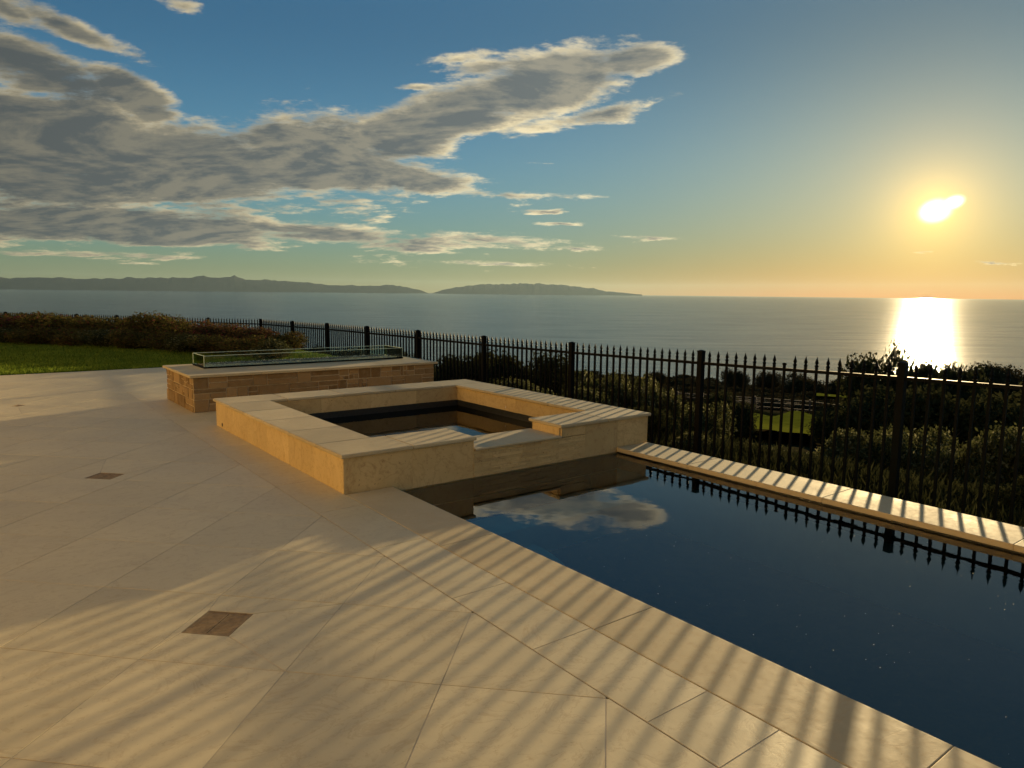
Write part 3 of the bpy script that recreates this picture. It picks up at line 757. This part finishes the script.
# ------------------------------------------------------------------ plants
def crown_mesh(name, n, leaf, seed, lobes=7, flat=.8, thin=.5, stem=True):
    """leaf cards through several uneven lobes of a unit crown (radius ~1, base z=0, top ~ 1.6)"""
    g = np.random.default_rng(seed); V = []; T_ = []
    cs = []; 
    for k in range(lobes):
        a = g.uniform(0, 2*np.pi); r = g.uniform(.1, .68); cs.append((r*np.cos(a), r*np.sin(a), g.uniform(.45, 1.15)*flat, g.uniform(.32, .58)))
    cs.append((0, 0, .7*flat, .6))
    cs = np.array(cs); pick_ = g.choice(len(cs), n, p=cs[:, 3]**2/np.sum(cs[:, 3]**2)); c = cs[pick_]
    d = g.normal(size=(n, 3)); d /= np.linalg.norm(d, axis=1)[:, None]
    # leaf clumps: directions snap to random twigs
    tw = g.normal(size=(lobes*26, 3)); tw /= np.linalg.norm(tw, axis=1)[:, None]
    ti = g.integers(0, len(tw), n); twr = g.uniform(.72, 1.12, len(tw))
    d = tw[ti]+g.normal(0, .16, (n, 3)); d /= np.linalg.norm(d, axis=1)[:, None]
    rad = c[:, 3]*(twr[ti])*g.uniform(thin, 1.0, n)**.6
    P = c[:, :3]+d*rad[:, None]*np.array([1, 1, flat]); P[:, 2] = np.maximum(P[:, 2], .03+.1*g.random(n))
    L = leaf*g.uniform(.6, 1.35, n)
    nrm = d*.5+g.normal(0, .6, (n, 3)); nrm /= np.linalg.norm(nrm, axis=1)[:, None]
    u = np.cross(nrm, g.normal(size=(n, 3))); u /= np.linalg.norm(u, axis=1)[:, None]; v = np.cross(nrm, u)
    q = np.stack([P-u*L[:, None], P+v*(L*.42)[:, None], P+u*L[:, None], P-v*(L*.42)[:, None]], 1).reshape(-1, 3)
    tone = np.clip(g.random(n)*.6+.4*g.random(len(tw))[ti], 0, 1)
    return npmesh(name, q, 4, tone)
def stem_mesh(name, seed, h=1.0, r=.05, limbs=6, base=-.35):
    g = random.Random(seed); m = MB(); p = Vector((0, 0, base)); 
    pts = [p, Vector((g.uniform(-.05, .05), g.uniform(-.05, .05), .25*h)), Vector((g.uniform(-.08, .08), g.uniform(-.08, .08), .55*h))]
    for i in range(2): m.tube(pts[i], pts[i+1], r*(1-.25*i), r*(.75-.2*i), 7)
    for k in range(limbs):
        a = 2*math.pi*k/limbs+g.uniform(-.4, .4); s = pts[1].lerp(pts[2], g.random()); e = s+Vector((math.cos(a)*.45, math.sin(a)*.45, g.uniform(.25, .5)*h))
        m.tube(s, e, r*.45, r*.18, 5); 
        for q in range(2): m.tube(e, e+Vector((g.uniform(-.25, .25), g.uniform(-.25, .25), g.uniform(.05, .25))), r*.18, r*.06, 4)
    return m.mesh(name)
CR = {}
CR['near'] = [crown_mesh('foliage', 13000, .038, 20+i, 9, .8, .35) for i in range(3)]
CR['mid'] = [crown_mesh('foliage', 8000, .05, 40+i, 8, .8, .35) for i in range(3)]
CR['dark'] = [crown_mesh('foliage', 13000, .045, 60+i, 9, .78, .3) for i in range(3)]
CR['far'] = [crown_mesh('foliage', 2200, .075, 80+i, 6, .7) for i in range(3)]
CR['hedge'] = [crown_mesh('foliage', 7000, .046, 100+i, 12, .85, .55) for i in range(4)]
ST = [stem_mesh('stem', i) for i in range(3)]
TR = [stem_mesh('trunk', 10+i, 1., .06, 7, -.55) for i in range(3)]
def plant(name, kind, mat_, azd, r, topz, width, label, cat, group=None, k=0, rz=None, stem='stem', zb=None, hs=None):
    c, s = dirv(azd); x, y = -2.302+r*c, -5.183+r*s
    zg = terr(x, y) if zb is None else zb
    o = empty(name, (x, y, zg), random.uniform(0, 6) if rz is None else rz)
    me = CR[kind][k % len(CR[kind])]
    key = me.name+mat_.name
    if key not in CRM:
        m2 = me.copy(); m2.materials.clear(); m2.materials.append(mat_); CRM[key] = m2
    f = link('foliage', CRM[key], None, o)
    H = max(.5, topz-zg); zmax = 1.22 if kind != 'dark' else 1.15
    f.scale = (width/2/.95, width/2/.95, H/zmax)
    t = link(stem, (TR if stem == 'trunk' else ST)[k % 3], BARK, o); sc_ = width/2*.8; t.scale = (sc_, sc_, H/1.3)
    tag(o, label, cat, group); return o
CRM = {}
def px(u, v):           # azimuth/elevation of a sight line, used once to lay the plants out
    d = fw*FPX+right*(u-512)-up*(v-384); d.normalize(); return math.degrees(math.atan2(d.x, d.y)), math.degrees(math.asin(d.z))
def plant_at(name, kind, m, u, v, r, wpx, label, cat, group=None, k=0, stem='stem'):
    a, e = px(u, v); return plant(name, kind, m, a, r, 1.6+r*math.tan(R(e)), wpx/FPX*r*.95, label, cat, group, k, stem=stem)
G1 = 'shrubs growing just behind the fence'
rows = [ # u, top v, distance, width px, kind, mat, label
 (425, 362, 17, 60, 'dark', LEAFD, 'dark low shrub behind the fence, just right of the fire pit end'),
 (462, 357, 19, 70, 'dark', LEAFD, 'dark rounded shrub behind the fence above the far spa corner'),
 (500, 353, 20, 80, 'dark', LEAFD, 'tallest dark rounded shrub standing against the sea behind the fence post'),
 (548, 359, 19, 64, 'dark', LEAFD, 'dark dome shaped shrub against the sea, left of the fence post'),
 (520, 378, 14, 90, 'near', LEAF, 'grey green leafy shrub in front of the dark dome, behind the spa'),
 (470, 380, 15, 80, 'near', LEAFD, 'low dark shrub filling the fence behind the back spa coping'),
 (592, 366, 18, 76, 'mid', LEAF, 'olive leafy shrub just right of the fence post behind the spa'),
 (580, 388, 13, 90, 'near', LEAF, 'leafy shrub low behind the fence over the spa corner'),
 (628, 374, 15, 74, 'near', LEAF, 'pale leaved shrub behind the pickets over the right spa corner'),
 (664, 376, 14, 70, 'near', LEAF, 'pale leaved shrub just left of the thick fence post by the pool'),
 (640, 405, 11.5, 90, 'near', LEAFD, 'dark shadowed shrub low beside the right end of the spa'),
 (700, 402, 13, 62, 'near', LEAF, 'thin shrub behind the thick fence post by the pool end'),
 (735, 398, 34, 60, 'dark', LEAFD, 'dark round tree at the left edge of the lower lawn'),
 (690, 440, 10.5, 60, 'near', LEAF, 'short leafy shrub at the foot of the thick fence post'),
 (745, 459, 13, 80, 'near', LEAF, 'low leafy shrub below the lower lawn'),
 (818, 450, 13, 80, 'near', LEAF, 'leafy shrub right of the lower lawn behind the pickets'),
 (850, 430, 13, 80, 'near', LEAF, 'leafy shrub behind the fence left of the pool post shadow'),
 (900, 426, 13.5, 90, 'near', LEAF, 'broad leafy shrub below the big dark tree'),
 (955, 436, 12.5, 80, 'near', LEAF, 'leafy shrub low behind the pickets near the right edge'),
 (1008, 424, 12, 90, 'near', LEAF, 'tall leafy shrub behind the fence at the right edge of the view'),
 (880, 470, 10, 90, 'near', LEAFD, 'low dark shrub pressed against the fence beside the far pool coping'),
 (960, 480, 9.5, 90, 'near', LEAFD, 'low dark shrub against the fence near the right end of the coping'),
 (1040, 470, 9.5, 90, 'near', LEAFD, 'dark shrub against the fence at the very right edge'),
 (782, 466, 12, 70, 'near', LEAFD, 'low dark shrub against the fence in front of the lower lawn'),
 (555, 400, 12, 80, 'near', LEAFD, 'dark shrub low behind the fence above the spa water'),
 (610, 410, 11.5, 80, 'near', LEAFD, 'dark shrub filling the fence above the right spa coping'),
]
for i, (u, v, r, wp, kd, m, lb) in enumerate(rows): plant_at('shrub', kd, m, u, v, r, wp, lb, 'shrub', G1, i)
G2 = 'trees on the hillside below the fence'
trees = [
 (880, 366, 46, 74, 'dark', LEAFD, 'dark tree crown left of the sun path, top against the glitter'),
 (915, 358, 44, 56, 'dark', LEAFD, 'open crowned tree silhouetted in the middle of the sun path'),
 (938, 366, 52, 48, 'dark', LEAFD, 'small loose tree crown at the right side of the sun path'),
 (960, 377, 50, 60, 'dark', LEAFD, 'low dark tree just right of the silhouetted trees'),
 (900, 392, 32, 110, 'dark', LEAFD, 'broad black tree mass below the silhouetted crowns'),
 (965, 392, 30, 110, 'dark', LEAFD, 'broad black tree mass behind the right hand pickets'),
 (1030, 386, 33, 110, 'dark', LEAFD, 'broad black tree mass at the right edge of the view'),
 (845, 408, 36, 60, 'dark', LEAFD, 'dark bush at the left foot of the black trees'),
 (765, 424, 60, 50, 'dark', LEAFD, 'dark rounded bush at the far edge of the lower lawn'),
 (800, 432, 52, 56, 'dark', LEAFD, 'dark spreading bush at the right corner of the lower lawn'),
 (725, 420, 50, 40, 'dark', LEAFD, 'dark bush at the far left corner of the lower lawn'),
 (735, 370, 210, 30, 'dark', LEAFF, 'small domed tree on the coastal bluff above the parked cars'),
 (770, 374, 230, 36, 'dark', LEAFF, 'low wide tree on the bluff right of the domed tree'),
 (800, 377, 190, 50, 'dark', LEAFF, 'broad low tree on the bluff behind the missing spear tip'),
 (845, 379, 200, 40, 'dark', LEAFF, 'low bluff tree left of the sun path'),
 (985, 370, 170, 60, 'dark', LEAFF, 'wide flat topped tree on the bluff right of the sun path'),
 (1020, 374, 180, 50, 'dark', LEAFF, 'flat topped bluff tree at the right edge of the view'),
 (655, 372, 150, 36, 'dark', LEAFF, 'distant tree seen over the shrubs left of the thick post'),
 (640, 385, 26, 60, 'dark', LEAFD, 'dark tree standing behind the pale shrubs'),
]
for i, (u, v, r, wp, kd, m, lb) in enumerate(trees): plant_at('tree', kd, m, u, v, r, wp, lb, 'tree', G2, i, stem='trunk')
# flowering hedge along the left fence
hedge = [(-8, 315, 80), (28, 316, 66), (60, 318, 62), (92, 318, 60), (122, 320, 60), (152, 316, 50), (176, 322, 56), (204, 325, 50), (232, 327, 46), (258, 330, 46), (284, 336, 44), (310, 346, 36), (345, 352, 44), (385, 356, 44)]
HL = ['reddish hedge bush at the left edge of the view', 'magenta tinged hedge bush, second from the left edge', 'brown green hedge bush with long twigs, third from the left edge', 'yellowish hedge bush in the middle of the lawn edge', 'brown green hedge bush left of the taller green one', 'tallest green topped hedge bush standing above the fence line',
 'yellow green hedge bush where the lawn ends, above the fire pit corner', 'reddish hedge bush behind the left end of the glass guard', 'dark red hedge bush behind the glass guard', 'reddish hedge bush behind the glass guard, right of the dark red one', 'last tall reddish hedge bush before the open fence', 'low dark bush where the hedge gives way to sea', 'low dark shrub behind the middle of the glass guard', 'low dark shrub behind the right end of the glass guard']
for i, ((u, v, wp), lb) in enumerate(zip(hedge, HL)):
    r = 25.2-u*.018 if u < 300 else 20+((i*7) % 3)
    v -= 2 if i < 11 else 0
    m = [LEAFR, LEAFR2, LEAFR, LEAFR, LEAFR, LEAFR, LEAFR, LEAFR2, LEAFR2, LEAFR2, LEAFR, LEAFD, LEAFD, LEAFD][i]
    kd = 'hedge' if i < 11 else 'dark'
    if u < 190: r = 28.0-u*.031; v += .9+1.6*math.sin(i*2.4)
    a, e = px(u, v); zt = 1.6+r*math.tan(R(e))
    plant('hedge_bush' if i < 11 else 'shrub', kd, m, a, r, zt, wp/FPX*r*1.15, lb, 'bush' if i < 11 else 'shrub', 'flowering bushes along the left fence' if i < 11 else 'low shrubs seen over the glass guard', i, zb=-.05 if i < 11 else None)
# front skirt of smaller bushes
sk = [(15, 327), (45, 329), (75, 330), (105, 329), (135, 330), (165, 332), (190, 336), (215, 338), (245, 340), (275, 342)]
for i, (u, v) in enumerate(sk):
    v += 1; r = 26.2-u*.031; a, e = px(u, v); zt = 1.6+r*math.tan(R(e))
    plant('hedge_bush', 'hedge', LEAFR if i % 3 else LEAF, a, r, zt, 52/FPX*r, 'low bush in the front row of the hedge by the lawn, %s from the left' % ['first', 'second', 'third', 'fourth', 'fifth', 'sixth', 'seventh', 'eighth', 'ninth', 'tenth'][i], 'bush', 'flowering bushes along the left fence', i+2, zb=-.05)

# coastal scrub: a mass of low bushes over the whole slope
def scrub():
    g = np.random.default_rng(77); V = []; tn = []
    base = CR['far'][0]; co = np.empty(len(base.vertices)*3, np.float32); base.vertices.foreach_get('co', co); co = co.reshape(-1, 4, 3)
    n = 2600
    for i in range(n):
        r = float(np.exp(g.uniform(np.log(45), np.log(620)))); a = g.uniform(-34, 40)
        if 14.0 < a < 24.5 and r < 59: continue
        if r < 44 and a < 6: continue
        if 22.8 < a < 27.6 and 118 < r < 170: continue
        if 14 < a < 28 and 59 < r < 78 and g.random() < .7: continue
        c, s = dirv(a); x, y = -2.302+r*c, -5.183+r*s
        if x < 7.5: continue
        wd = g.uniform(1.6, 3.8)*(1+r/120); h = g.uniform(.5, 1.0)*(1+r/170)*1.1; z = terr(x, y)-.2
        q = co[g.random(len(co)) < (.5 if r < 80 else .20 if r < 200 else .10)]
        q = q.mean(1, keepdims=True)+(q-q.mean(1, keepdims=True))*(1.0 if r < 80 else 1.5 if r < 200 else 2.2)
        rz = g.uniform(0, 6); ca_, sa_ = math.cos(rz), math.sin(rz)
        X = q[..., 0]*ca_-q[..., 1]*sa_; Y = q[..., 0]*sa_+q[..., 1]*ca_
        V.append(np.stack([x+X*wd/2, y+Y*wd/2, z+q[..., 2]*h], -1).reshape(-1, 3)); tn.append(g.random(len(q))*.5+g.random()*.5)
    o = link('coastal_scrub', npmesh('coastal_scrub', np.concatenate(V), 4, np.concatenate(tn)), LEAFF)
    tag(o, 'brown green scrub covering the slope down to the sea', 'scrub', kind='stuff')
scrub()
# planting strip ground cover beside the coping
def strip_region(g, n):
    return np.stack([g.uniform(3.65, 6.8, n), g.uniform(-6, 4, n), np.full(n, -.76)], 1)
tag(blades('ground_cover', 24000, strip_region, .26, LEAFD, 9), 'dark strappy ground cover between the coping and the fence', 'ground cover', kind='stuff')

# ------------------------------------------------------------------ things down the hill
def rail_fence(azc, r, L, ang, label):
    c, s = dirv(azc); x, y = -2.302+r*c, -5.183+r*s; o = empty('rail_fence', (x, y, terr(x, y)), R(52.5-90-azc)+ang)
    ca_, sa_ = math.cos(o.rotation_euler.z), math.sin(o.rotation_euler.z)
    def zz(t): return terr(x+t*ca_, y+t*sa_)-terr(x, y)
    n = int(L/2.2); pts = [-L/2+L*i/n for i in range(n+1)]
    pmesh = MB().box((-.07, -.07, -.4), (.07, .07, 1.25)).mesh('post')
    for t in pts: p = link('post', pmesh, REDB, o); p.location = (t, 0, zz(t))
    for h in (.35, .75, 1.1):
        mb = MB()
        for a, b in zip(pts, pts[1:]): mb.tube((a, -.09, zz(a)+h), (b, -.09, zz(b)+h), .055, .055, 4)
        mb.build('rail', REDB, o)
    tag(o, label, 'fence', 'wooden rail fences on the slope'); return o
rail_fence(21.0, 66, 18, .02, 'nearest brown rail fence crossing the slope above the lower lawn')
rail_fence(22.5, 74, 22, -.03, 'middle brown rail fence on the slope, behind the nearest one')
rail_fence(22.0, 84, 24, .03, 'farthest brown rail fence on the slope, below the parked cars')
def car():
    o = empty('parked_car')
    prof_ = [(-2.1, .35), (2.1, .35), (2.15, .75), (1.2, .92), (.6, 1.4), (-1.3, 1.42), (-1.95, 1.0), (-2.15, .9)]
    n = len(prof_)
    MB().add([(x, -.85, z) for x, z in prof_]+[(x, .85, z) for x, z in prof_], [tuple(range(n)), tuple(reversed(range(n, 2*n)))]+[(i, n+i, n+(i+1) % n, (i+1) % n) for i in range(n)]).build('body', WHITE, o, bevel=.06)
    for sgn in (-1, 1):
        w_ = MB().add([(-1.2, sgn*.856, .98), (1.0, sgn*.856, .98), (.55, sgn*.856, 1.33), (-1.15, sgn*.856, 1.34)], [(0, 1, 2, 3)]).build('side_window', CARGL, o)
        for x in (-1.3, 1.35):
            t = MB().lathe((0, 0, -.1), [(.2, 0), (.33, .01), (.33, .19), (.2, .2)], 16).build('wheel', TYRE, o); t.rotation_euler = (R(90), 0, 0); t.location = (x, sgn*.78, .33)
    MB().add([(1.17, -.7, .96), (1.17, .7, .96), (.66, .62, 1.39), (.66, -.62, 1.39)], [(0, 1, 2, 3)]).build('windscreen', CARGL, o).location = (.03, 0, .01)
    return o
c0 = car(); c1 = copy_tree(c0)
for o, u, lb in ((c0, 741, 'left of the two small white cars parked on the slope'), (c1, 753, 'right of the two small white cars parked on the slope')):
    a, e = px(u, 396); r = 262; cx_, sy_ = dirv(a); x, y = -2.302+r*cx_, -5.183+r*sy_; o.location = (x, y, 1.6+r*math.tan(R(e))-.6); o.rotation_euler = (0, 0, R(52.5-90-a)+.3); tag(o, lb, 'car', 'white cars parked on the slope')
    pk = MB().box((-4, -3, -4), (4, 3, -.01)).build('car_park', HILL); pk.location = o.location; tag(pk, kind='structure')
# ------------------------------------------------------------------ haze
hz = bpy.data.materials.new('haze'); hz.use_nodes = True; H = NT(hz.node_tree); H.n.clear()
ho = H.new('ShaderNodeOutputMaterial'); pvv = H.new('ShaderNodeVolumePrincipled'); H.l.new(pvv.outputs[0], ho.inputs[1])
pvv.inputs['Color'].default_value = (.50, .70, .86, 1); pvv.inputs['Density'].default_value = 0.28e-5; pvv.inputs['Anisotropy'].default_value = .35
ob = MB().box((-110000, -110000, -113.5), (110000, 110000, 1950)).build('haze', hz); tag(ob, kind='stuff'); tag(ob, 'thin sea haze in the air over the bay', 'haze')
